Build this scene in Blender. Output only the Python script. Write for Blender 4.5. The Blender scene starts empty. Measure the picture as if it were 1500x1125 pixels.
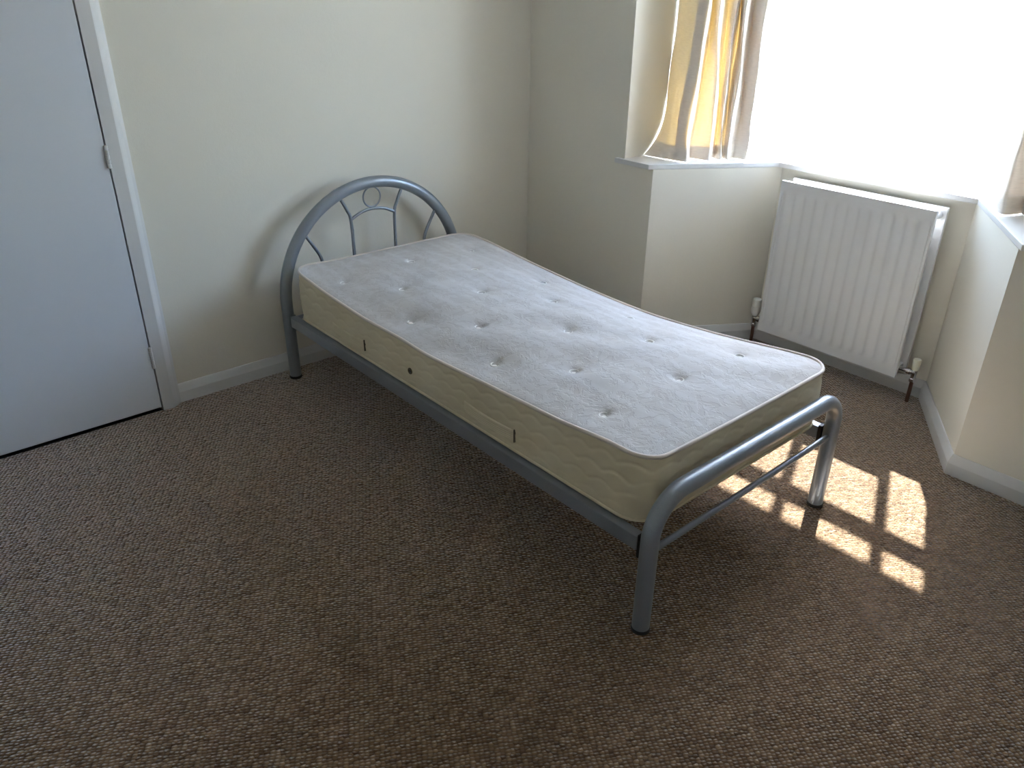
import bpy, bmesh, math, random
from mathutils import Vector, Matrix
random.seed(7)
sc = bpy.context.scene
COL = sc.collection
PI = math.pi

# ---------------------------------------------------------------- camera
cam_d = bpy.data.cameras.new('camera')
cam_d.sensor_width = 36.0
cam_d.lens = 1150.0 / 1500.0 * 36.0
cam_d.clip_start = 0.02
cam = bpy.data.objects.new('camera', cam_d)
COL.objects.link(cam)
RIGHT = Vector((0.75717532, -0.65313035, 0.0103089))
DOWN = Vector((-0.29089250, -0.35127884, -0.88993524))
FWD = Vector((0.58486501, 0.67083823, -0.45597038))
m = Matrix((RIGHT, -DOWN, -FWD)).transposed().to_4x4()
m.translation = Vector((0, 0, 1.57))
cam.matrix_world = m
sc.camera = cam

# ---------------------------------------------------------------- light
SUN_DIR = Vector((0.917 * 0.632, 0.398 * 0.632, 0.775)).normalized()   # towards the sun
w = bpy.data.worlds.new('sky')
sc.world = w
w.use_nodes = True
nt = w.node_tree
bg = nt.nodes['Background']
sky = nt.nodes.new('ShaderNodeTexSky')
sky.sky_type = 'NISHITA'
sky.sun_disc = False
sky.sun_elevation = math.asin(SUN_DIR.z)
sky.sun_rotation = math.atan2(SUN_DIR.x, SUN_DIR.y)
sky.air_density = 1.0
sky.dust_density = 0.8
sky.ozone_density = 2.0
nt.links.new(sky.outputs['Color'], bg.inputs['Color'])
bg.inputs['Strength'].default_value = 1.5
sd = bpy.data.lights.new('sun', 'SUN')
sd.energy = 23.0
sd.angle = math.radians(0.6)
sd.color = (1.0, 1.0, 1.0)
sun = bpy.data.objects.new('sun', sd)
COL.objects.link(sun)
sun.location = (6, 4, 6)
sun.rotation_euler = (-SUN_DIR).to_track_quat('-Z', 'Y').to_euler()
sc.view_settings.view_transform = 'Standard'
sc.view_settings.look = 'None'
sc.view_settings.gamma = 1.0
sc.view_settings.use_curve_mapping = False
sc.view_settings.exposure = 1.41
sc.cycles.max_bounces = 14
sc.cycles.diffuse_bounces = 8
sc.cycles.transparent_max_bounces = 16

# ---------------------------------------------------------------- materials
def lin(r, g, b):
    f = lambda c: (c / 255 / 12.92) if c / 255 <= 0.04045 else ((c / 255 + 0.055) / 1.055) ** 2.4
    return (f(r), f(g), f(b), 1.0)

def mat(name, col, rough=0.6, metal=0.0, spec=0.5):
    m = bpy.data.materials.new(name)
    m.use_nodes = True
    p = m.node_tree.nodes['Principled BSDF']
    p.inputs['Base Color'].default_value = col if len(col) == 4 else (*col, 1)
    p.inputs['Roughness'].default_value = rough
    p.inputs['Metallic'].default_value = metal
    p.inputs['Specular IOR Level'].default_value = spec
    return m

class N:
    """a small helper that adds nodes to a material"""
    def __init__(s, m):
        s.m = m; s.t = m.node_tree; s.p = s.t.nodes.get('Principled BSDF')
        s.out = s.t.nodes['Material Output']
    def add(s, typ, **kw):
        n = s.t.nodes.new(typ)
        for k, v in kw.items():
            if k in n.inputs.keys():
                n.inputs[k].default_value = v
            else:
                setattr(n, k, v)
        return n
    def link(s, a, b): s.t.links.new(a, b)
    def coords(s, scale=(1, 1, 1), rot=(0, 0, 0)):
        c = s.add('ShaderNodeTexCoord'); mp = s.add('ShaderNodeMapping')
        mp.inputs['Scale'].default_value = scale; mp.inputs['Rotation'].default_value = rot
        s.link(c.outputs['Object'], mp.inputs['Vector'])
        return mp.outputs['Vector']
    def noise(s, vec, scale, detail=3, rough=0.55):
        n = s.add('ShaderNodeTexNoise', Scale=scale, Detail=detail, Roughness=rough)
        s.link(vec, n.inputs['Vector']); return n
    def ramp(s, fac, stops):
        r = s.add('ShaderNodeValToRGB'); e = r.color_ramp.elements
        while len(e) < len(stops): e.new(0.5)
        for i, (p, c) in enumerate(stops):
            e[i].position = p; e[i].color = c if len(c) == 4 else (*c, 1)
        s.link(fac, r.inputs['Fac']); return r.outputs['Color']
    def bump(s, height, strength, dist, prev=None):
        b = s.add('ShaderNodeBump', Strength=strength, Distance=dist)
        s.link(height, b.inputs['Height'])
        if prev is not None: s.link(prev, b.inputs['Normal'])
        return b.outputs['Normal']
    def mix(s, fac, a, b, mode='MIX'):
        n = s.add('ShaderNodeMix', data_type='RGBA', blend_type=mode)
        for sock, v in ((n.inputs[0], fac), (n.inputs[6], a), (n.inputs[7], b)):
            if hasattr(v, 'is_output'): s.link(v, sock)
            else: sock.default_value = v
        return n.outputs[2]

M = {}
# painted, finely textured cream wallpaper
def wall_mat(name, col):
    m = mat(name, col, 0.75, 0, 0.3); n = N(m); v = n.coords()
    big = n.noise(v, 1.3, 3)
    c = n.mix(big.outputs['Fac'], tuple(x * 0.97 for x in col[:3]) + (1,), tuple(min(1, x * 1.03) for x in col[:3]) + (1,))
    n.link(c, n.p.inputs['Base Color'])
    f = n.noise(v, 260, 2); f2 = n.noise(v, 70, 2)
    nb = n.bump(f.outputs['Fac'], 0.18, 0.002); nb = n.bump(f2.outputs['Fac'], 0.12, 0.003, nb)
    n.link(nb, n.p.inputs['Normal'])
    return m
M['wall'] = wall_mat('cream_wallpaper', (0.695, 0.665, 0.58, 1))
M['ceiling'] = wall_mat('white_ceiling', (0.90, 0.90, 0.90, 1))
M['ground'] = wall_mat('pale_paving', (0.55, 0.55, 0.54, 1))
def gloss_mat(name, col, rough):
    m = mat(name, col, rough, 0, 0.45); n = N(m); v = n.coords((1, 1, 1))
    f = n.noise(v, 45, 3)
    n.link(n.bump(f.outputs['Fac'], 0.04, 0.002), n.p.inputs['Normal'])
    return m
M['white_paint'] = gloss_mat('white_gloss_paint', (0.61, 0.61, 0.605, 1), 0.38)
M['door_paint'] = gloss_mat('white_door_paint', (0.62, 0.65, 0.70, 1), 0.42)
M['upvc'] = gloss_mat('white_window_frame', (0.82, 0.83, 0.83, 1), 0.3)
M['radiator'] = gloss_mat('white_radiator_enamel', (0.71, 0.72, 0.735, 1), 0.35)
M['cream_plastic'] = mat('cream_plastic', (0.72, 0.69, 0.56), 0.45)
M['white_plastic'] = mat('white_plastic', (0.78, 0.77, 0.73), 0.4)
M['chrome'] = mat('chrome', (0.62, 0.62, 0.63), 0.18, 1.0)
M['copper'] = mat('dull_copper', (0.17, 0.085, 0.06), 0.45, 0.6)
M['dark'] = mat('black_rubber_and_gap_shade', (0.012, 0.012, 0.014), 0.6)
M['brass'] = mat('tarnished_brass', (0.10, 0.075, 0.04), 0.4, 0.8)
M['slit'] = mat('dark_slit_thread', (0.075, 0.06, 0.04), 0.9)
# silver hammered-look powder coat of the bed
def silver():
    m = mat('silver_bed_paint', (0.255, 0.300, 0.345), 0.34, 0.45, 0.5); n = N(m); v = n.coords()
    f = n.noise(v, 700, 2)
    c = n.ramp(f.outputs['Fac'], [(0.3, (0.225, 0.252, 0.282)), (0.7, (0.28, 0.312, 0.345))])
    n.link(c, n.p.inputs['Base Color'])
    n.link(n.bump(f.outputs['Fac'], 0.05, 0.001), n.p.inputs['Normal'])
    return m
M['silver'] = silver()
# looped-pile carpet
def carpet():
    m = mat('brown_loop_carpet', (0.2, 0.15, 0.1), 0.95, 0, 0.08); n = N(m)
    ROWS = math.radians(31)
    v = n.coords((1, 1, 1), (0, 0, ROWS))
    warp = n.noise(v, 60, 2)
    off = n.add('ShaderNodeVectorMath', operation='MULTIPLY_ADD')
    n.link(warp.outputs['Color'], off.inputs[0]); off.inputs[1].default_value = (0.004, 0.0025, 0); n.link(v, off.inputs[2])
    sc_ = n.add('ShaderNodeMapping'); sc_.inputs['Scale'].default_value = (85, 120, 1); n.link(off.outputs[0], sc_.inputs['Vector'])
    vor = n.add('ShaderNodeTexVoronoi', Scale=1.0, Randomness=0.45); n.link(sc_.outputs['Vector'], vor.inputs['Vector'])
    h = n.ramp(vor.outputs['Distance'], [(0.05, (1, 1, 1)), (0.75, (0, 0, 0))])
    # every loop has a tone of its own
    sep = n.add('ShaderNodeSeparateColor'); n.link(vor.outputs['Color'], sep.inputs[0])
    tone = n.ramp(sep.outputs[0], [(0.0, (0.108, 0.064, 0.033)), (0.35, (0.175, 0.108, 0.057)), (0.7, (0.222, 0.141, 0.078)), (1.0, (0.312, 0.214, 0.128))])
    big = n.noise(v, 1.6, 4)
    patch = n.ramp(big.outputs['Fac'], [(0.3, (0.90, 0.90, 0.91)), (0.7, (1.06, 1.05, 1.03))])
    c = n.mix(1.0, tone, patch, 'MULTIPLY')
    gap = n.ramp(vor.outputs['Distance'], [(0.35, (1, 1, 1)), (0.85, (0.35, 0.33, 0.31))])
    c = n.mix(1.0, c, gap, 'MULTIPLY')
    n.link(c, n.p.inputs['Base Color'])
    n.p.inputs['Sheen Weight'].default_value = 1.0; n.p.inputs['Sheen Roughness'].default_value = 0.32
    fine = n.noise(v, 500, 3)
    nb = n.bump(h, 0.9, 0.006); nb = n.bump(fine.outputs['Fac'], 0.3, 0.002, nb)
    n.link(nb, n.p.inputs['Normal'])
    return m
M['carpet'] = carpet()
# mattress fabrics
def damask():
    m = mat('ivory_damask_ticking', (0.6, 0.57, 0.52), 0.85, 0, 0.08); n = N(m); v = n.coords()
    warp = n.noise(v, 9, 2)
    off = n.add('ShaderNodeVectorMath', operation='MULTIPLY_ADD')
    n.link(warp.outputs['Color'], off.inputs[0]); off.inputs[1].default_value = (0.10, 0.10, 0); n.link(v, off.inputs[2])
    fl = n.noise(off.outputs[0], 38, 4, 0.6)
    pat = n.ramp(fl.outputs['Fac'], [(0.44, (0, 0, 0)), (0.52, (1, 1, 1))])
    wv = n.add('ShaderNodeTexWave', wave_type='BANDS', bands_direction='X', Scale=4.2, Distortion=0.6); n.link(v, wv.inputs['Vector'])
    st = n.ramp(wv.outputs['Fac'], [(0.55, (0, 0, 0)), (0.95, (1, 1, 1))])
    fac = n.mix(0.5, pat, st)
    c = n.mix(fac, (0.500, 0.484, 0.472, 1), (0.565, 0.557, 0.552, 1))
    stain = n.noise(v, 4.5, 4)
    c = n.mix(1.0, c, n.ramp(stain.outputs['Fac'], [(0.3, (0.93, 0.915, 0.89)), (0.6, (1, 1, 1))]), 'MULTIPLY')
    n.link(c, n.p.inputs['Base Color'])
    weave = n.noise(n.coords((60, 420, 1)), 1, 2)
    nb = n.bump(pat, 0.25, 0.003); nb = n.bump(weave.outputs['Fac'], 0.12, 0.002, nb)
    n.link(nb, n.p.inputs['Normal'])
    return m
M['top'] = damask()
def border():
    m = mat('cream_quilted_border', (0.62, 0.575, 0.44), 0.7, 0, 0.25); n = N(m); v = n.coords()
    f = n.noise(v, 420, 2); g = n.noise(v, 6, 3)
    c = n.ramp(g.outputs['Fac'], [(0.3, (0.60, 0.53, 0.375)), (0.7, (0.67, 0.60, 0.44))])
    n.link(c, n.p.inputs['Base Color'])
    n.link(n.bump(f.outputs['Fac'], 0.15, 0.001), n.p.inputs['Normal'])
    return m
M['border'] = border()
M['piping'] = mat('beige_piping', (0.60, 0.53, 0.46), 0.6)
M['tuft'] = mat('white_tuft_felt', (0.78, 0.77, 0.74), 0.8)
# curtain cloth: greyish beige silk that lets the sun through in gold
def cloth(name, front, through, share):
    m = bpy.data.materials.new(name); m.use_nodes = True; n = N(m)
    v = n.coords((1, 1, 0.05))
    slub = n.noise(n.coords((30, 30, 220)), 1, 3)
    d = n.add('ShaderNodeBsdfDiffuse'); t = n.add('ShaderNodeBsdfTranslucent')
    c = n.ramp(slub.outputs['Fac'], [(0.3, tuple(x * 0.95 for x in front)), (0.7, tuple(min(1, x * 1.06) for x in front))])
    n.link(c, d.inputs['Color']); t.inputs['Color'].default_value = (*through, 1)
    mx = n.add('ShaderNodeMixShader'); mx.inputs[0].default_value = share
    n.link(d.outputs[0], mx.inputs[1]); n.link(t.outputs[0], mx.inputs[2])
    g = n.add('ShaderNodeBsdfGlossy', Roughness=0.45); g.inputs['Color'].default_value = (1, 0.96, 0.9, 1)
    m2 = n.add('ShaderNodeMixShader'); m2.inputs[0].default_value = 0.05
    n.link(mx.outputs[0], m2.inputs[1]); n.link(g.outputs[0], m2.inputs[2])
    nb = n.bump(slub.outputs['Fac'], 0.15, 0.002)
    n.link(nb, d.inputs['Normal']); n.link(nb, g.inputs['Normal'])
    n.link(m2.outputs[0], n.out.inputs['Surface'])
    n.t.nodes.remove(n.p)
    return m
M['curtain'] = cloth('beige_silk_curtain', (0.74, 0.69, 0.63), (0.86, 0.55, 0.14), 0.045)
M['shaded_silk'] = cloth('shaded_beige_silk', (0.72, 0.67, 0.62), (0.75, 0.60, 0.45), 0.02)  # same silk, passing less light so the shaded curtain stays grey
M['hem'] = cloth('beige_silk_hem', (0.72, 0.66, 0.58), (0.75, 0.42, 0.12), 0.045)
def net():  # added veil: its glow washes the window frames out to white
    m = bpy.data.materials.new('white_glare_net'); m.use_nodes = True; n = N(m)
    d = n.add('ShaderNodeBsdfDiffuse'); t = n.add('ShaderNodeBsdfTranslucent'); tr = n.add('ShaderNodeBsdfTransparent')
    d.inputs['Color'].default_value = (0.85, 0.86, 0.88, 1); t.inputs['Color'].default_value = (0.85, 0.87, 0.9, 1)
    a = n.add('ShaderNodeMixShader'); a.inputs[0].default_value = 0.6
    n.link(d.outputs[0], a.inputs[1]); n.link(t.outputs[0], a.inputs[2])
    v = n.coords((1, 1, 1)); no = n.noise(v, 14, 4)
    fac = n.ramp(no.outputs['Fac'], [(0.35, (0.13, 0.13, 0.13)), (0.65, (0.24, 0.24, 0.24))])
    b = n.add('ShaderNodeMixShader'); n.link(fac, b.inputs[0])
    n.link(tr.outputs[0], b.inputs[1]); n.link(a.outputs[0], b.inputs[2])
    n.link(b.outputs[0], n.out.inputs['Surface']); n.t.nodes.remove(n.p)
    return m
M['net'] = net()
def glass():
    m = bpy.data.materials.new('window_glass'); m.use_nodes = True; n = N(m)
    tr = n.add('ShaderNodeBsdfTransparent'); gl = n.add('ShaderNodeBsdfGlossy', Roughness=0.02)
    tr.inputs['Color'].default_value = (0.94, 0.96, 0.95, 1)
    lw = n.add('ShaderNodeLayerWeight', Blend=0.5); pw = n.add('ShaderNodeMath', operation='POWER'); pw.inputs[1].default_value = 5.0
    fr = n.add('ShaderNodeMath', operation='MULTIPLY_ADD'); fr.inputs[1].default_value = 0.85; fr.inputs[2].default_value = 0.07
    n.link(lw.outputs['Facing'], pw.inputs[0]); n.link(pw.outputs[0], fr.inputs[0]); b = n.add('ShaderNodeMixShader')
    n.link(fr.outputs[0], b.inputs[0]); n.link(tr.outputs[0], b.inputs[1]); n.link(gl.outputs[0], b.inputs[2])
    n.link(b.outputs[0], n.out.inputs['Surface']); n.t.nodes.remove(n.p)
    return m
M['glass'] = glass()

# ---------------------------------------------------------------- mesh helpers
class G:
    """verts and faces of one mesh, in world coordinates"""
    def __init__(s): s.v = []; s.f = []
    def box(s, x0, x1, y0, y1, z0, z1):
        b = len(s.v)
        s.v += [(x, y, z) for z in (z0, z1) for x, y in ((x0, y0), (x1, y0), (x1, y1), (x0, y1))]
        s.f += [tuple(b + i for i in q) for q in ((3, 2, 1, 0), (4, 5, 6, 7), (0, 1, 5, 4), (1, 2, 6, 5), (2, 3, 7, 6), (3, 0, 4, 7))]
        return s
    def obox(s, o, ax, ay, az, x0, x1, y0, y1, z0, z1):
        """box in a frame o + ax*x + ay*y + az*z"""
        b = len(s.v)
        for z in (z0, z1):
            for x, y in ((x0, y0), (x1, y0), (x1, y1), (x0, y1)):
                s.v.append(tuple(o + ax * x + ay * y + az * z))
        s.f += [tuple(b + i for i in q) for q in ((3, 2, 1, 0), (4, 5, 6, 7), (0, 1, 5, 4), (1, 2, 6, 5), (2, 3, 7, 6), (3, 0, 4, 7))]
        return s
    def prism(s, poly, z0, z1):
        b = len(s.v); k = len(poly)
        s.v += [(x, y, z0) for x, y in poly] + [(x, y, z1) for x, y in poly]
        s.f.append(tuple(b + i for i in reversed(range(k)))); s.f.append(tuple(b + k + i for i in range(k)))
        s.f += [(b + i, b + (i + 1) % k, b + k + (i + 1) % k, b + k + i) for i in range(k)]
        return s
    def tube(s, pts, r, n=20, closed=False, caps=True):
        pts = [Vector(p) for p in pts]; k = len(pts); b = len(s.v)
        up = None
        for i, p in enumerate(pts):
            a = pts[i - 1] if (i or closed) else p
            c = pts[(i + 1) % k] if (i < k - 1 or closed) else p
            t = (c - a).normalized()
            if up is None:
                up = Vector((0, 0, 1)) if abs(t.z) < 0.9 else Vector((0, 1, 0))
            up = (up - t * up.dot(t)).normalized()
            side = t.cross(up)
            rr = r[i] if isinstance(r, (list, tuple)) else r
            for j in range(n):
                q = 2 * PI * j / n
                s.v.append(tuple(p + (up * math.cos(q) + side * math.sin(q)) * rr))
        for i in range(k if closed else k - 1):
            for j in range(n):
                i2 = (i + 1) % k
                s.f.append((b + i * n + j, b + i * n + (j + 1) % n, b + i2 * n + (j + 1) % n, b + i2 * n + j))
        if caps and not closed:
            s.f.append(tuple(b + j for j in reversed(range(n)))); s.f.append(tuple(b + (k - 1) * n + j for j in range(n)))
        return s
    def lathe(s, o, axis, prof, n=24):
        """prof: (radius, height along axis)"""
        axis = Vector(axis).normalized()
        return s.tube([Vector(o) + axis * (h + 1e-6 * i) for i, (r, h) in enumerate(prof)], [max(r, 1e-4) for r, h in prof], n)
    def grid(s, nu, nv, fn, flip=False):
        b = len(s.v)
        for j in range(nv):
            for i in range(nu):
                s.v.append(tuple(fn(i, j)))
        for j in range(nv - 1):
            for i in range(nu - 1):
                q = (b + j * nu + i, b + j * nu + i + 1, b + (j + 1) * nu + i + 1, b + (j + 1) * nu + i)
                s.f.append(q[::-1] if flip else q)
        return s

def origin_of(o):
    v = Vector((0, 0, 0))
    while o is not None:
        v = v + o.location; o = o.parent
    return v

def obj(name, g, m, parent=None, at=None, smooth=False, bevel=0.0, kind=None, label=None, sharp=40):
    """link g as ONE mesh object; AT moves its own origin there"""
    at = Vector(at) if at is not None else origin_of(parent)
    me = bpy.data.meshes.new(name)
    me.from_pydata([tuple(Vector(v) - at) for v in g.v], [], g.f)
    bm = bmesh.new(); bm.from_mesh(me); bmesh.ops.recalc_face_normals(bm, faces=bm.faces)
    if bevel:
        es = [e for e in bm.edges if len(e.link_faces) == 2 and e.calc_face_angle(0) > math.radians(30)]
        bmesh.ops.bevel(bm, geom=es, offset=bevel, segments=2, affect='EDGES', profile=0.6, clamp_overlap=True)
    bm.to_mesh(me); bm.free()
    me.materials.append(m)
    o = bpy.data.objects.new(name, me); COL.objects.link(o)
    o.location = at - origin_of(parent)
    o.parent = parent
    if smooth:
        for p in me.polygons: p.use_smooth = True
        me.set_sharp_from_angle(angle=math.radians(sharp))
    if kind: o['kind'] = kind
    if label: o['label'] = label
    return o

def thing(name, label, cat, loc=(0, 0, 0), group=None):
    o = bpy.data.objects.new(name, None); COL.objects.link(o)
    o.empty_display_size = 0.1
    o.location = loc; o['label'] = label; o['category'] = cat
    if group: o['group'] = group
    return o

def struct(name, g, m, parent=None, **kw):
    return obj(name, g, m, parent, kind='structure' if parent is None else None, **kw)

# ---------------------------------------------------------------- plan of the room
XW, YW, ZC = 2.775, 3.075, 2.45          # wall with the bay, headboard wall, ceiling
XL, YF = -1.35, -1.3                     # walls behind the camera
A, C_, D_, B_ = (Vector(p) for p in ((XW, 2.25), (3.285, 1.925), (3.285, 1.09), (XW, 0.765)))
nl = Vector((0.537, 0.843)); nr = Vector((0.537, -0.843))
DEP = 0.30                               # depth of the sill
wl0, wl1 = Vector((3.067, 2.42)), Vector((3.585, 2.09))
wr1, wr0 = Vector((3.585, 0.925)), Vector((3.067, 0.595))
SILL = 0.86
HEAD = 2.225

g = G().box(XL - 0.2, 3.9, YF - 0.2, 3.3, -0.12, 0.0)
struct('floor', g, M['carpet'])
g = G().box(XL - 0.2, 3.9, YF - 0.2, 3.3, ZC, ZC + 0.12)
struct('ceiling', g, M['ceiling'])
DX0, DX1, DTOP = -0.005, 0.765, 1.985
g = G().box(DX1, XW, YW, YW + 0.15, 0, ZC).box(XL, DX0, YW, YW + 0.15, 0, ZC).box(DX0, DX1, YW, YW + 0.15, DTOP, ZC).box(DX0, DX1, YW + 0.06, YW + 0.15, 0, DTOP)
struct('wall_back', g, M['wall'])
g = G().box(XL - 0.15, XL, YF, YW + 0.15, 0, ZC)
struct('wall_left', g, M['wall'])
g = G().box(XL - 0.15, 3.1, YF - 0.15, YF, 0, ZC)
struct('wall_front', g, M['wall'])
# the wall with the bay: full-height piers either side, set further back above the sill
tup = lambda *v: [tuple(p) for p in v]
Ao, Co, Do, Bo = Vector((3.02, 2.63)), Vector((3.73, 2.17)), Vector((3.73, 0.845)), Vector((3.02, 0.385))
g = G().prism(tup(A, Ao, (3.02, YW + 0.15), (XW, YW + 0.15)), 0, SILL - 0.022)
g.prism([(XW, 2.42), (3.1, 2.42), (3.1, YW + 0.15), (XW, YW + 0.15)], SILL - 0.022, ZC)
g.prism(tup(B_, (XW, YF), (3.02, YF), Bo), 0, SILL - 0.022)
g.prism([(XW, 0.595), (XW, YF), (3.1, YF), (3.1, 0.595)], SILL - 0.022, ZC)
g.prism([(XW, 0.595), (3.1, 0.595), (3.1, 2.42), (XW, 2.42)], 2.33, ZC)
struct('wall_right', g, M['wall'])
struct('wall_bay_left', G().prism(tup(A, C_, Co, Ao), 0, SILL - 0.022), M['wall'])
struct('wall_bay_middle', G().prism(tup(C_, D_, Do, Co), 0, SILL - 0.022), M['wall'])
struct('wall_bay_right', G().prism(tup(D_, B_, Bo, Do), 0, SILL - 0.022), M['wall'])
g = G().prism(tup(wl0, wl1, wr1, wr0, (3.1, 0.45), (3.72, 0.84), (3.72, 2.175), (3.1, 2.57)), HEAD, ZC)
struct('wall_bay_head', g, M['wall'])
# window board that follows the bay
sill_poly = [(XW, 2.465), (2.755, 2.465), (2.755, 2.262), (3.266, 1.934), (3.266, 1.081), (2.755, 0.753), (2.755, 0.55), (XW, 0.55),
             (XW, 0.595), (3.10, 0.595), (3.62, 0.925), (3.62, 2.09), (3.10, 2.42), (XW, 2.42)]
struct('trim_1', G().prism(sill_poly, SILL - 0.022, SILL), M['white_paint'], bevel=0.003)

# skirting boards: moulded profile swept along the foot of the walls, mitred
PROF = [(0, 0), (0.016, 0), (0.016, 0.046), (0.013, 0.055), (0.0065, 0.074), (0.004, 0.079), (0, 0.079)]
def skirting(names, pts):
    pts = [Vector(p) for p in pts]; k = len(pts)
    offs = []
    nrm = []
    for a, b in zip(pts, pts[1:]):
        d = (b - a).normalized(); nrm.append(Vector((d.y, -d.x)))      # room lies to the right of the path
    for i in range(k):
        if i == 0: o = nrm[0]
        elif i == k - 1: o = nrm[-1]
        else:
            s = nrm[i - 1] + nrm[i]; o = s / (s.dot(nrm[i]))
        offs.append(o)
    for i, nm in enumerate(names):
        g = G(); n = len(PROF)
        for j in (i, i + 1):
            for d, z in PROF:
                p = pts[j] + offs[j] * d; g.v.append((p.x, p.y, z))
        g.f = [(q, (q + 1) % n, n + (q + 1) % n, n + q) for q in range(n)] + [tuple(range(n))[::-1], tuple(range(n, 2 * n))]
        struct(nm, g, M['white_paint'])
skirting(['baseboard_back', 'baseboard_right', 'baseboard_bay_left', 'baseboard_bay_middle', 'baseboard_bay_right', 'baseboard_right'],
         [(0.846, YW), (XW, YW), A, C_, D_, B_, (XW, YF)])
skirting(['baseboard_back', 'baseboard_left', 'baseboard_front'][1:], [(XL, YF), (XL, YW), (-0.086, YW)][:3])

# ---------------------------------------------------------------- windows of the bay
def window(name, p0, p1, mullions):
    p0 = Vector((*p0, 0)); p1 = Vector((*p1, 0))
    u = (p1 - p0); L = u.length; u.normalize(); z = Vector((0, 0, 1))
    nrm = Vector((-u.y, u.x, 0))                    # outwards
    if nrm.x < 0: nrm = -nrm
    root = bpy.data.objects.new(name, None); COL.objects.link(root); root['kind'] = 'structure'
    root.location = (p0 + p1) / 2 + z * SILL
    F = 0.055
    fr = G()
    fr.obox(p0, u, nrm, z, 0, L, 0, 0.06, SILL, SILL + F).obox(p0, u, nrm, z, 0, L, 0, 0.06, HEAD - F, HEAD)
    fr.obox(p0, u, nrm, z, 0, F, 0, 0.06, SILL + F, HEAD - F).obox(p0, u, nrm, z, L - F, L, 0, 0.06, SILL + F, HEAD - F)
    obj('window_frame', fr, M['upvc'], root)
    T0, T1 = 1.834, 1.912
    obj('transom', G().obox(p0, u, nrm, z, F, L - F, 0.003, 0.057, T0, T1), M['upvc'], root)
    cuts = [F] + [q for q in mullions] + [L - F]
    for q in mullions:
        obj('mullion', G().obox(p0, u, nrm, z, q - 0.012, q + 0.012, 0.003, 0.057, SILL + F, T0), M['upvc'], root)
        obj('mullion', G().obox(p0, u, nrm, z, q - 0.012, q + 0.012, 0.003, 0.057, T1, HEAD - F), M['upvc'], root)
    for i in range(len(cuts) - 1):
        a = cuts[i] + (0.012 if i else 0); b = cuts[i + 1] - (0.012 if i < len(cuts) - 2 else 0)
        for z0, z1 in ((SILL + F, T0), (T1, HEAD - F)):
            pg = G(); pg.v = [tuple(p0 + u * a_ + nrm * 0.03 + z * zz) for a_, zz in ((a, z0), (b, z0), (b, z1), (a, z1))]; pg.f = [(0, 1, 2, 3)]
            obj('pane', pg, M['glass'], root)
    return root
window('window_1', wl0, wl1, [])
window('window_2', wl1, wr1, [wl1.y - 1.70, wl1.y - 1.357])
window('window_3', wr1, wr0, [])

# the pavement and garden level outside the bay
struct('ground', G().box(3.95, 40, -30, 34, -0.45, -0.35), M['ground'])

# ---------------------------------------------------------------- door with its frame
door = bpy.data.objects.new('door_1', None); COL.objects.link(door); door['kind'] = 'structure'
door.location = (0.38, 3.05, 0.0)
obj('door_panel', G().box(0.0, 0.7605, 3.034, 3.074, 0.019, 1.975), M['door_paint'], door, bevel=0.0015)
for z0, z1 in ((0.973, 1.052), (0.194, 0.284), (1.70, 1.785)):
    hg = G(); x, y = 0.7625, 3.031
    hg.tube([(x, y, z0), (x, y, z1)], 0.0055, 14)
    h = obj('hinge', hg, M['white_paint'], door, smooth=True, label='white painted butt hinge')
    kn = G()
    k = 5; dz = (z1 - z0) / k
    for i in range(k):
        kn.lathe((x, y, z0 + i * dz), (0, 0, 1), [(0.005, 0.0008), (0.0072, 0.0018), (0.0072, dz - 0.0018), (0.005, dz - 0.0008)], 14)
    obj('knuckle', kn, M['white_paint'], h, smooth=True)
hd = G().lathe((0.06, 3.034, 1.0), (0, -1, 0), [(0.026, 0), (0.026, 0.006), (0.010, 0.010), (0.009, 0.04), (0.011, 0.05)], 20)
hd.tube([(0.06, 2.988, 1.0), (0.12, 2.986, 1.0), (0.165, 2.99, 1.0)], [0.010, 0.009, 0.007], 16)
obj('door_handle', hd, M['chrome'], door, smooth=True)
struct('door_gap_shade', G().box(0.0, 0.76, 3.044, 3.13, 0.0, 0.003), M['dark'])  # black strip standing in for the shade in the gap under the door
# architrave: flat band with a sloped moulding towards the wall
def arch_profile():
    return [(0.0, YW), (0.0, 3.034), (0.044, 3.034), (0.050, 3.038), (0.068, 3.055), (0.080, 3.061), (0.082, YW)]
pr = arch_profile(); n = len(pr)
g = G()
for sx, x0 in ((1, 0.7665), (-1, -0.0065)):
    b = len(g.v)
    g.v += [(x0 + sx * d, y, 0.0) for d, y in pr] + [(x0 + sx * d, y, 1.985 + d) for d, y in pr]
    g.f += [(b + q, b + (q + 1) % n, b + n + (q + 1) % n, b + n + q) for q in range(n)] + [tuple(b + q for q in range(n)), tuple(b + n + q for q in range(n))]
b = len(g.v)
g.v += [(-0.0065 - d, y, 1.985 + d) for d, y in pr] + [(0.7665 + d, y, 1.985 + d) for d, y in pr]
g.f += [(b + q, b + (q + 1) % n, b + n + (q + 1) % n, b + n + q) for q in range(n)]
struct('trim_2', g, M['white_paint'])

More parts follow.
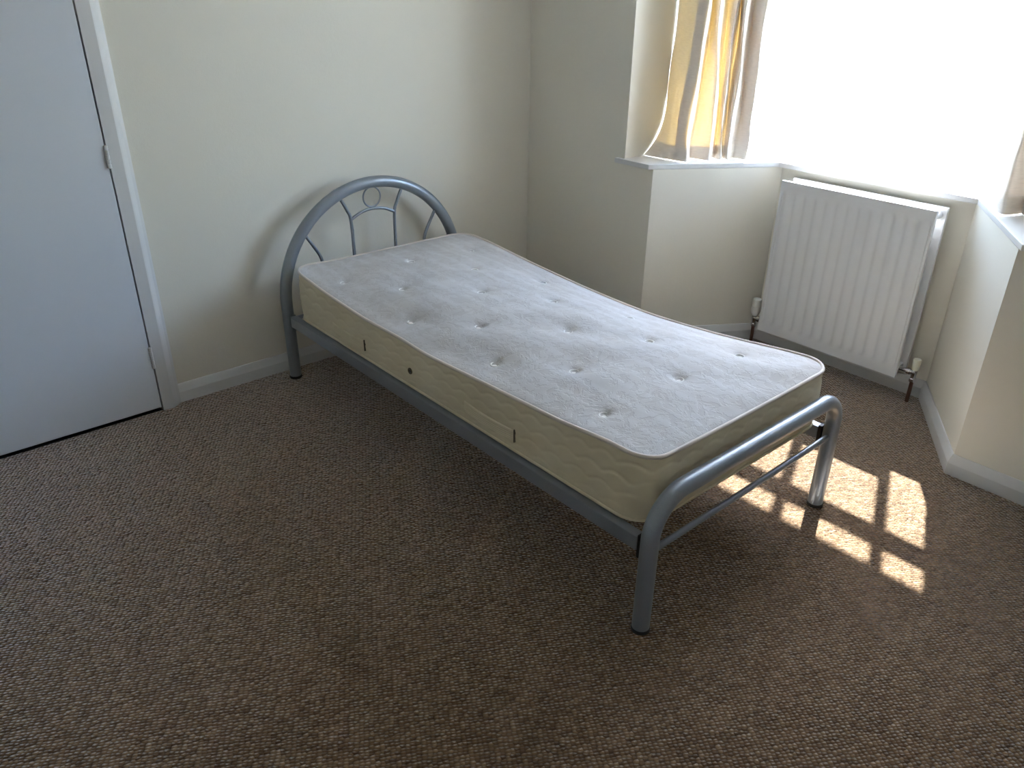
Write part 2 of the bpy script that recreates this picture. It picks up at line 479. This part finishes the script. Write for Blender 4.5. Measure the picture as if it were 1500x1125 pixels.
# ---------------------------------------------------------------- single bed frame
YH, YFT = 2.975, 0.976
bed = thing('bed_frame', 'silver grey tubular metal single bed frame with arched headboard standing on the brown carpet', 'bed', (1.774, 1.975, 0))
def arc(cx, cz, y, r, a0, a1, n):
    return [(cx + r * math.cos(a0 + (a1 - a0) * i / n), y, cz + r * math.sin(a0 + (a1 - a0) * i / n)) for i in range(n + 1)]
hx0, hx1 = 1.322, 2.222
hc, hr = (hx0 + hx1) / 2, (hx1 - hx0) / 2
HZ = 0.345
pts = [(hx0, YH, 0.006), (hx0, YH, 0.12), (hx0, YH, 0.24)] + arc(hc, HZ, YH, hr, PI, 0, 56) + [(hx1, YH, 0.24), (hx1, YH, 0.12), (hx1, YH, 0.006)]
obj('head_hoop', G().tube(pts, 0.0245, 28), M['silver'], bed, smooth=True)
fx0, fx1, FZ, FR = 1.326, 2.222, 0.418, 0.118
pts = [(fx0, YFT, 0.006), (fx0, YFT, 0.15)] + arc(fx0 + FR, FZ - FR, YFT, FR, PI, PI / 2, 16) + arc(fx1 - FR * 0.8, FZ - FR * 0.8, YFT, FR * 0.8, PI / 2, 0, 16) + [(fx1, YFT, 0.15), (fx1, YFT, 0.006)]
obj('foot_hoop', G().tube(pts, 0.0245, 28), M['silver'], bed, smooth=True)
for x, y in ((hx0, YH), (hx1, YH), (fx0, YFT), (fx1, YFT)):
    obj('foot_cap', G().lathe((x, y, 0), (0, 0, 1), [(0.0262, 0), (0.0268, 0.004), (0.0262, 0.010), (0.0246, 0.011)], 28), M['dark'], bed, smooth=True, label='black plastic foot cap')
RZ0, RZ1 = 0.251, 0.296
for s, x0, x1 in ((1, 1.316, 1.346), (-1, 2.200, 2.230)):
    obj('side_rail', G().box(x0, x1, 1.012, 2.945, RZ0, RZ1), M['silver'], bed, bevel=0.003)
    for y0, y1 in ((1.0005, 1.012), (2.945, 2.951)):
        obj('bracket', G().box(x0 + 0.004, x1 - 0.004, y0, y1, RZ0 - 0.022, RZ1 + 0.004), M['dark' if y0 < 2 else 'silver'], bed, bevel=0.001, label='black steel rail bracket' if y0 < 2 else None)
for x, y, s in ((fx1, YFT, 1), (hx1, YH, 1)):
    bg_ = G().lathe((x + s * 0.0235, y, 0.287), (s, 0, 0), [(0.0085, 0), (0.0085, 0.0025), (0.0065, 0.0055), (0.003, 0.0075)], 16)
    obj('bolt', bg_, M['chrome'], bed, smooth=True, label='chrome bolt head')
obj('foot_crossbar', G().tube([(fx0 + 0.01, YFT, 0.262), (1.774, YFT, 0.265), (fx1 - 0.01, YFT, 0.272)], 0.0096, 16), M['silver'], bed, smooth=True)
obj('head_crossbar', G().tube([(hx0 + 0.01, YH, 0.272), (hx1 - 0.01, YH, 0.272)], 0.0088, 16), M['silver'], bed, smooth=True)
def bez(p, n=14):
    """smooth curve through the points p (Catmull-Rom)"""
    out = []
    q = [p[0]] + list(p) + [p[-1]]
    for i in range(1, len(q) - 2):
        for j in range(n):
            t = j / n
            out.append(tuple(0.5 * (2 * q[i][c] + (q[i + 1][c] - q[i - 1][c]) * t + (2 * q[i - 1][c] - 5 * q[i][c] + 4 * q[i + 1][c] - q[i + 2][c]) * t * t
                       + (3 * q[i][c] - q[i - 1][c] - 3 * q[i + 1][c] + q[i + 2][c]) * t ** 3) for c in range(3)))
    return out + [tuple(p[-1])]
def on_arch(dx):
    return HZ + math.sqrt(max(0, hr * hr - dx * dx)) - 0.012
for s in (-1, 1):
    for top, k1, k2, bot in (((0.158, None), (0.128, 0.695), (0.111, 0.645), (0.108, 0.50)),
                             ((0.338, None), (0.300, 0.570), (0.268, 0.505), (0.262, 0.42))):
        z_top = on_arch(top[0])
        p = [(hc + s * top[0], YH, z_top), (hc + s * k1[0], YH, k1[1]), (hc + s * k2[0], YH, k2[1]), (hc + s * bot[0], YH, bot[1]), (hc + s * bot[0], YH, 0.275)]
        obj('spindle', G().tube(bez(p), 0.0072, 12), M['silver'], bed, smooth=True)
ca = 0.0
p = [(hc - 0.112, YH, 0.648), (hc - 0.06, YH, 0.672), (hc, YH, 0.681), (hc + 0.06, YH, 0.672), (hc + 0.112, YH, 0.648)]
obj('cross_arc', G().tube(bez(p), 0.0066, 12), M['silver'], bed, smooth=True)
p = [(hc + 0.0 + 0.043 * math.cos(2 * PI * i / 40), YH, 0.7315 + 0.043 * math.sin(2 * PI * i / 40)) for i in range(40)]
obj('ring', G().tube(p, 0.0036, 10, closed=True), M['silver'], bed, smooth=True)
for i in range(10):
    y = 1.12 + i * 0.19
    obj('slat', G().box(1.346, 2.200, y - 0.025, y + 0.025, 0.281, 0.294), M['silver'], bed, bevel=0.002)

# ---------------------------------------------------------------- mattress
MX0, MX1, MY0, MY1, MR = 1.342, 2.234, 1.022, 2.925, 0.085
MB, MT = 0.300, 0.500
mcx, mcy = (MX0 + MX1) / 2, (MY0 + MY1) / 2
mattress = thing('mattress', 'cream tufted single mattress with quilted sides lying bare on the silver bed frame', 'mattress', (mcx, mcy, MB))
def table(t, y):
    if y <= t[0][0]: return t[0][1]
    for (a, va), (b, vb) in zip(t, t[1:]):
        if y <= b: return va + (vb - va) * (y - a) / (b - a)
    return t[-1][1]
LEFT_EDGE = [(1.02, 0.497), (1.097, 0.514), (1.208, 0.5055), (1.329, 0.4923), (1.462, 0.4873), (1.603, 0.4789), (1.705, 0.4738), (1.857, 0.4661), (1.999, 0.4614), (2.113, 0.4686), (2.363, 0.4658), (2.643, 0.4822), (2.892, 0.5103)]
RIGHT_EDGE = [(1.02, 0.499), (1.10, 0.501), (1.19, 0.492), (1.318, 0.476), (1.456, 0.461), (1.606, 0.449), (1.769, 0.441), (1.946, 0.443), (2.137, 0.450), (2.345, 0.463), (2.524, 0.476), (2.715, 0.494), (2.87, 0.500)]
def soft(t, y):
    return sum(table(t, y + k * 0.035) * w for k, w in ((-2, 0.1), (-1, 0.2), (0, 0.4), (1, 0.2), (2, 0.1))) - MT
SOFT = {}
def dip(x, y):
    k = round(y, 3)
    if k not in SOFT: SOFT[k] = (soft(LEFT_EDGE, y), soft(RIGHT_EDGE, y))
    l, r = SOFT[k]
    wl = math.exp(-((x - MX0) / 0.16) ** 2); wr = math.exp(-((x - MX1) / 0.20) ** 2)
    wf = math.exp(-((y - MY0) / 0.10) ** 2)
    return l * wl + r * wr - 0.006 * math.sin((x - MX0) / (MX1 - MX0) * PI) * wf
TUFTS = []
for y in (1.264, 1.738, 2.211, 2.685):
    TUFTS += [(1.445, y), (1.768, y), (2.085, y)]
for y in (1.508, 1.975, 2.448):
    TUFTS += [(1.568, y), (1.920, y)]
NO = [(random.uniform(8, 34), random.uniform(8, 34), random.uniform(0, 6.28), random.uniform(0.0004, 0.0010)) for _ in range(14)]
def top_z(x, y):
    u = (x - mcx) / ((MX1 - MX0) / 2); v = (y - mcy) / ((MY1 - MY0) / 2)
    d = max(0.0, 1 - u ** 2); e = max(0.0, 1 - v ** 6)
    z = MT + dip(x, y) + 0.026 * (d ** 0.6) * (e ** 0.5)
    for tx, ty in TUFTS:
        r2 = (x - tx) ** 2 + (y - ty) ** 2
        if r2 < 0.05:
            z -= 0.011 * math.exp(-r2 / 0.018 ** 2) + 0.009 * math.exp(-r2 / 0.062 ** 2)
    f = min(1.0, d * 4) * min(1.0, e * 3)
    for a, b, c, h in NO:
        z += h * math.sin(a * x + b * y + c) * f
    return z
# top panel
ys = [MY0 + MR - MR * math.cos(PI / 2 * i / 14) for i in range(14)]
ys = ys + [MY0 + MR + (MY1 - MY0 - 2 * MR) * i / 250 for i in range(251)] + [MY0 + MY1 - y for y in reversed(ys)]
NX = 120
def half(y):
    e = min(y - MY0, MY1 - y)
    if e >= MR: return (MX1 - MX0) / 2
    return (MX1 - MX0) / 2 - MR + math.sqrt(max(0, MR * MR - (MR - e) ** 2))
def topfn(i, j):
    y = ys[j]; h = half(y); t = -1 + 2 * i / (NX - 1)
    x = mcx + h * math.sin(t * PI / 2) * 0.35 + h * t * 0.65
    return (x, y, top_z(x, y))
obj('top_panel', G().grid(NX, len(ys), topfn), M['top'], mattress, smooth=True, sharp=80)
# outline of the border, counter-clockwise, with outward normals
def outline(step=0.008):
    out = []
    def seg(p, q, nx, ny):
        k = max(2, int(math.hypot(q[0] - p[0], q[1] - p[1]) / step))
        for i in range(k): out.append((p[0] + (q[0] - p[0]) * i / k, p[1] + (q[1] - p[1]) * i / k, nx, ny))
    def cor(cx, cy, a0):
        for i in range(16):
            a = a0 + PI / 2 * i / 16; out.append((cx + MR * math.cos(a), cy + MR * math.sin(a), math.cos(a), math.sin(a)))
    seg((MX0 + MR, MY0), (MX1 - MR, MY0), 0, -1); cor(MX1 - MR, MY0 + MR, -PI / 2)
    seg((MX1, MY0 + MR), (MX1, MY1 - MR), 1, 0); cor(MX1 - MR, MY1 - MR, 0)
    seg((MX1 - MR, MY1), (MX0 + MR, MY1), 0, 1); cor(MX0 + MR, MY1 - MR, PI / 2)
    seg((MX0, MY1 - MR), (MX0, MY0 + MR), -1, 0); cor(MX0 + MR, MY0 + MR, PI)
    return out
OUT = outline(); KO = len(OUT)
plen = [0.0]
for i in range(1, KO): plen.append(plen[-1] + math.hypot(OUT[i][0] - OUT[i - 1][0], OUT[i][1] - OUT[i - 1][1]))
PER = plen[-1] + 0.008
def bulge(x, y, nx, t):
    """how far the border stands out at height share t"""
    b = 0.009 * math.sin(PI * t) ** 0.7
    if nx < -0.2: b += 0.004 * (-nx) * math.exp(-((y - 1.33) / 0.25) ** 2) * t
    return b
WAVES = [(0.16, 0), (0.38, 1), (0.60, 0), (0.82, 1)]
LAM = PER / 58
def quilt(s, t):
    h = 0.0
    for t0, ph in WAVES:
        c = t0 + 0.055 * abs(math.sin(PI * (s / LAM + 0.5 * ph))) * 1.6 - 0.04
        d = (t - c) * 0.2
        h -= 0.0031 * math.exp(-(d / 0.0035) ** 2)
    return h
NR = 46
bord = G()
for j in range(NR):
    t = j / (NR - 1)
    for i in range(KO):
        x, y, nx, ny = OUT[i]
        zt = MT + dip(x, y)
        z = MB + (zt - MB) * t
        o = bulge(x, y, nx, t) + quilt(plen[i], t) * min(1, min(t, 1 - t) * 12)
        bord.v.append((x + nx * o, y + ny * o, z))
for j in range(NR - 1):
    for i in range(KO):
        i2 = (i + 1) % KO
        bord.f.append((j * KO + i, j * KO + i2, (j + 1) * KO + i2, (j + 1) * KO + i))
obj('quilted_border', bord, M['border'], mattress, smooth=True, sharp=80)
bt = G(); bt.v = [(x, y, MB) for x, y, nx, ny in OUT]; bt.f = [tuple(range(KO))]
obj('bottom_panel', bt, M['border'], mattress)
for t, r in ((1.0, 0.0062), (0.0, 0.0052)):
    p = []
    for x, y, nx, ny in OUT[::2]:
        o = bulge(x, y, nx, t) + 0.002
        p.append((x + nx * o, y + ny * o, (MT + dip(x, y) + 0.001) if t else MB + 0.006))
    obj('piping', G().tube(p, r, 10, closed=True), M['piping'] if t else M['border'], mattress, smooth=True)
for tx, ty in TUFTS:
    z = top_z(tx, ty)
    tg = G()
    ring = [(tx + 0.0160 * math.cos(2 * PI * i / 20), ty + 0.0160 * math.sin(2 * PI * i / 20), z + 0.0035) for i in range(20)]
    tg.tube(ring, 0.0034, 8, closed=True)
    tg.lathe((tx, ty, z), (0, 0, 1), [(0.0145, 0), (0.0145, 0.0022), (0.005, 0.0015)], 16)
    obj('tuft', tg, M['tuft'], mattress, smooth=True)
# handles, slits and the breather eyelet on the side towards the room
def side_x(y, z):
    zt = MT + dip(MX0, y); t = (z - MB) / (zt - MB)
    return MX0 - bulge(MX0, y, -1, t)
for ya, yb in ((2.600, 2.365), (1.760, 1.516)):
    NYH, NZH = 40, 25
    def hf(i, j, ya=ya, yb=yb):
        y = ya + (yb - ya) * i / (NYH - 1); q = i / (NYH - 1)
        zc = 0.364 - 0.006 * math.sin(PI * q); z = zc + (j / (NZH - 1) - 0.5) * 0.036
        e = 0 if i in (0, NYH - 1) or j in (0, NZH - 1) else 1
        rib = 0.0026 * (0.5 + 0.5 * math.cos(j / (NZH - 1) * 2 * PI * 5))
        return (side_x(y, z) - (0.0005 + e * (0.0025 + 0.003 * math.sin(PI * q) + rib)), y, z)
    h = obj('handle', G().grid(NYH, NZH, hf), M['border'], mattress, smooth=True, sharp=80)
    xs = side_x(yb, 0.364)
    obj('slit', G().box(xs - 0.0045, xs + 0.002, yb - 0.0045, yb - 0.0012, 0.341, 0.385), M['slit'], h, label='dark slit at the end of the handle')
xs = side_x(2.063, 0.371)
eg = G().tube([(xs - 0.002, 2.063 + 0.0095 * math.cos(2 * PI * i / 24), 0.371 + 0.0095 * math.sin(2 * PI * i / 24)) for i in range(24)], 0.0026, 10, closed=True)
ey = obj('eyelet', eg, M['brass'], mattress, smooth=True, label='dark metal breather eyelet')
obj('eyelet_hole', G().lathe((xs + 0.001, 2.063, 0.371), (-1, 0, 0), [(0.008, 0), (0.008, 0.002)], 20), M['dark'], ey)

# ---------------------------------------------------------------- radiator
rad = thing('radiator', 'white double panel radiator with vertical flutes hung on the bay wall under the window', 'radiator', (3.2, 1.5, 0.10))
RY0, RY1, RZB, RZT = 1.172, 1.838, 0.108, 0.812
def panel(x_face, y0, y1, z0, z1, sgn, nfl=13):
    NY, NZ = 157, 60
    pitch = (y1 - y0 - 0.03) / nfl
    def hgt(y, z):
        q = ((y - y0 - 0.015) / pitch) % 1.0
        a = 0.5 + 0.5 * math.cos(2 * PI * q)               # 1 at the seam between flutes
        edge = min(y - y0, y1 - y)
        ez = min(z - z0, z1 - z)
        fz = min(1, max(0, (ez - 0.040) / 0.018)); fz = fz * fz * (3 - 2 * fz)
        fy = 1 if 0.010 < edge else 0
        return -0.0052 * (a ** 1.6) * fz * fy
    zs = [z0 + (z1 - z0) * (0.5 - 0.5 * math.cos(PI * j / (NZ - 1))) for j in range(NZ)]
    g = G()
    g.grid(NY, NZ, lambda i, j: (x_face - sgn * (hgt(y0 + (y1 - y0) * i / (NY - 1), zs[j])) , y0 + (y1 - y0) * i / (NY - 1), zs[j]))
    # flanged rim and back of the pressed sheet
    xb = x_face + sgn * 0.014
    rim = [i for i in range(NY)] + [(j + 1) * NY - 1 for j in range(1, NZ)] + [(NZ - 1) * NY + i for i in reversed(range(NY - 1))] + [j * NY for j in reversed(range(1, NZ - 1))]
    b = len(g.v)
    for r in rim:
        x, y, z = g.v[r]; g.v.append((xb, y, z))
    k = len(rim)
    g.f += [(rim[i], rim[(i + 1) % k], b + (i + 1) % k, b + i) for i in range(k)]
    g.f.append(tuple(b + i for i in range(k)))
    return g
obj('front_panel', panel(3.150, RY0, RY1, RZB, RZT, 1), M['radiator'], rad, smooth=True, sharp=35)
obj('back_panel', panel(3.245, RY0 - 0.006, RY1 - 0.006, RZB, RZT, -1), M['radiator'], rad, smooth=True, sharp=35)
fin = G(); NF = 52
def finf(i, j):
    return (3.167 + 0.058 * (0.5 + 0.5 * math.copysign(min(1, abs(math.sin(PI * (i + 0.5) / 2)) * 1.4), math.sin(PI * (i + 0.5) / 2))), RY0 + 0.03 + (RY1 - RY0 - 0.06) * i / (NF - 1), 0.15 + 0.60 * j)
obj('convector_fins', fin.grid(NF, 2, finf), M['radiator'], rad)
for y in (RY0 + 0.022, RY1 - 0.022):
    for z in (RZB + 0.030, RZT - 0.030):
        cg = G().tube([(3.164, y, z), (3.231, y, z)], 0.015, 16)
        obj('connector', cg, M['radiator'], rad, smooth=True)
for y in (RY0 + 0.12, RY1 - 0.12):
    obj('wall_bracket', G().box(3.245, 3.2845, y - 0.015, y + 0.015, 0.2, 0.74), M['radiator'], rad)
# lockshield valve on its copper tail
def valve(y, s, head):
    x = 3.200
    obj('pipe', G().tube([(x, y, 0.0), (x + 0.001, y, 0.06), (x, y, 0.105)], 0.0078, 16), M['copper'], rad, smooth=True, label='dull copper pipe')
    vb = G().lathe((x, y, 0.095), (0, 0, 1), [(0.0125, 0), (0.0135, 0.003), (0.0135, 0.014), (0.0105, 0.017), (0.0105, 0.035), (0.0120, 0.037), (0.0120, 0.05), (0.008, 0.055)], 6 * 4)
    vb.tube([(x, y, 0.136), (x, y + s * 0.014, 0.136), (x, y + s * 0.0145, 0.136), (x, y + s * 0.03, 0.136), (x, y + s * 0.031, 0.136), (x, y + s * 0.062, 0.136)],
            [0.009, 0.009, 0.0135, 0.0135, 0.0085, 0.0085], 16)
    v = obj('valve', vb, M['chrome'], rad, smooth=True, label='chrome radiator valve')
    if head:
        hg = G().lathe((x, y, 0.150), (0, 0, 1), [(0.012, 0), (0.020, 0.012), (0.0225, 0.022), (0.0225, 0.046), (0.0205, 0.049), (0.0215, 0.056), (0.0215, 0.082), (0.017, 0.086)], 28)
        h = obj('thermostat_head', hg, M['white_plastic'], v, smooth=True, sharp=30, label='white thermostatic valve head')
    else:
        obj('valve_cap', G().lathe((x, y, 0.148), (0, 0, 1), [(0.012, 0), (0.0145, 0.002), (0.0165, 0.046), (0.0150, 0.049)], 20), M['cream_plastic'], v, smooth=True, sharp=30, label='cream plastic valve cap')
valve(1.893, -1, True)
valve(1.118, 1, False)

# ---------------------------------------------------------------- added net veiling the window frames in white, curtains
def frame_pts(path, k):
    path = [Vector(p) for p in path]
    ls = [(b - a).length for a, b in zip(path, path[1:])]; T = sum(ls)
    out = []
    for i in range(k):
        s = T * i / (k - 1)
        for a, b, l in zip(path, path[1:], ls):
            if s <= l + 1e-9: break
            s -= l
        d = (b - a).normalized()
        out.append((a + d * s, Vector((-d.y, d.x)), T * i / (k - 1)))
    return out
fp = frame_pts([(3.075, 2.370), (3.535, 2.075), (3.535, 0.940), (3.075, 0.645)], 220)
def netf(i, j):
    p, nn, s = fp[i]; z = SILL + 0.004 + (2.20 - SILL) * j / 19
    o = 0.007 * math.sin(s * 62 + 0.8 * math.sin(s * 9)) * (0.6 + 0.4 * j / 19) + 0.004 * math.sin(s * 23 + j * 0.1)
    p = p + nn * o
    return (p.x, p.y, z)
nc = thing('added_net', 'added sheer white net that whites out the frames of the bay window', 'added net', (3.535, 1.5, SILL))
obj('net', G().grid(220, 20, netf), M['net'], nc, smooth=True, sharp=180)
obj('added_net_wire', G().tube([(3.078, 2.367, 2.205), (3.535, 2.075, 2.205), (3.535, 0.940, 2.205), (3.078, 0.648, 2.205)], 0.003, 8), M['white_plastic'], nc, smooth=True)

def crom(p, t):
    """point at share t of a smooth curve through the points p"""
    k = len(p) - 1; f = min(max(t, 0), 1) * k; i = min(int(f), k - 1); f -= i
    q = [p[max(i - 1, 0)], p[i], p[i + 1], p[min(i + 2, k)]]
    c = 0.36                                                     # tension: sharp but rounded pleats
    out = []
    for d in (0, 1):
        m1 = (q[2][d] - q[0][d]) * c; m2 = (q[3][d] - q[1][d]) * c
        out.append((2 * f ** 3 - 3 * f * f + 1) * q[1][d] + (f ** 3 - 2 * f * f + f) * m1 + (3 * f * f - 2 * f ** 3) * q[2][d] + (f ** 3 - f * f) * m2)
    return out
def curtain(name, label, high, low, out, m, loc, sun_block=(), top=2.255, edge_fall=0.09):
    """high, low: plan of the pleats at 1.5 m and on the sill"""
    out = Vector(out).normalized(); along = Vector((-out.y, out.x))
    root = thing(name, label, 'curtain', loc)
    NU, NV = 300, 90
    z0 = SILL + 0.003
    def pt(u, z, push=0.0):
        h = z - z0
        t = min(1.0, h / 0.64); w = t * t * (3 - 2 * t) * 0.5 + t * 0.5
        we = 1 - math.exp(-h / edge_fall); k = max(0, 1 - u * 9)
        w = w * (1 - k) + we * k
        a = Vector(crom(low, u)); b = Vector(crom(high, u))
        q = a * (1 - w) + b * w
        lowk = math.exp(-h / 0.09); mid = math.exp(-((h - 0.34) / 0.22) ** 2)
        q += out * (0.0035 * math.sin(u * 47 + z * 34) * lowk + 0.003 * math.sin(u * 29 - z * 48) * (lowk + 0.35 * mid) + push)
        q += along * (0.006 * math.sin(z * 6.5 + u * 13) * min(1, h / 0.1) + 0.003 * math.sin(z * 17 + u * 31) * min(1, h / 0.1))
        return (q.x, q.y, z)
    zs = [z0 + (top - z0) * (j / (NV - 1)) ** 1.3 for j in range(NV)]
    obj('cloth', G().grid(NU, NV, lambda i, j: pt(i / (NU - 1), zs[j])), m, root, smooth=True, sharp=180)
    # turned-up hem: a second layer behind the first
    obj('hem', G().grid(NU, 14, lambda i, j: pt(i / (NU - 1), z0 + 0.06 * j / 13, 0.003)), M['hem'], root, smooth=True, sharp=180)
    for u0, u1 in ((0.0, 0.010), (0.985, 1.0)):
        obj('side_hem', G().grid(8, NV, lambda i, j: pt(u0 + (u1 - u0) * i / 7, zs[j], 0.003)), M['hem'], root, smooth=True, sharp=180)
    # added sheets that block the sun where pleats hang doubled, keeping them grey
    for u0, u1 in sun_block:
        obj('sun_block', G().grid(int(NU * (u1 - u0)) + 2, NV, lambda i, j, k=int(NU * (u1 - u0)) + 1: pt(u0 + (u1 - u0) * i / k, zs[j], 0.006)), m, root, smooth=True, sharp=180)
    obj('heading_tape', G().grid(NU, 4, lambda i, j: pt(i / (NU - 1), top - 0.07 + 0.06 * j / 3, 0.004)), m, root, smooth=True, sharp=180)
    return root
HI = [(3.045, 2.412), (2.955, 2.195), (3.070, 2.252), (3.018, 2.166), (3.143, 2.217), (3.091, 2.144), (3.155, 2.174), (3.102, 2.101), (3.206, 2.132), (3.172, 2.046), (3.285, 2.072)]
LO = [(2.900, 2.414), (2.916, 2.194), (3.000, 2.225), (3.030, 2.147), (3.090, 2.168), (3.080, 2.125), (3.120, 2.135), (3.106, 2.100), (3.165, 2.115), (3.174, 2.050), (3.215, 2.100)]
curtain('curtain', 'beige curtain glowing yellow with sunlight on the sill nearer the bed', HI, LO, nl, M['curtain'], (3.08, 2.20, SILL), ((0.066, 0.10), (0.46, 0.56), (0.62, 0.995)))
HI = [(3.410, 1.080), (3.362, 1.105), (3.100, 0.948), (3.345, 0.880), (3.250, 0.870), (3.300, 0.830), (3.190, 0.830), (3.240, 0.780), (3.130, 0.790), (3.170, 0.730), (3.060, 0.740), (3.080, 0.690)]
LO = [(3.395, 1.060), (3.352, 1.088), (3.078, 0.940), (3.200, 0.880), (3.130, 0.890), (3.190, 0.840), (3.110, 0.850), (3.150, 0.790), (3.060, 0.790), (3.090, 0.730), (2.990, 0.740), (3.020, 0.690)]
curtain('curtain', 'greyish beige curtain hanging in shade on the sill past the radiator', HI, LO, nr, M['shaded_silk'], (3.2, 0.9, SILL))
# curtain pole bent round the bay
pole = thing('curtain_pole', 'slim white curtain pole fixed above the bay window', 'curtain pole', (3.30, 1.5, 2.27))
obj('rod', G().tube([(2.86, 2.40, 2.275), (3.36, 2.05, 2.275), (3.40, 2.0, 2.275), (3.40, 1.02, 2.275), (3.36, 0.97, 2.275), (2.86, 0.62, 2.275)], 0.011, 14), M['white_plastic'], pole, smooth=True)
for q in ((3.40, 1.5), ):
    obj('pole_bracket', G().box(3.40, 3.58, 1.485, 1.515, 2.267, 2.285), M['white_plastic'], pole, bevel=0.002)
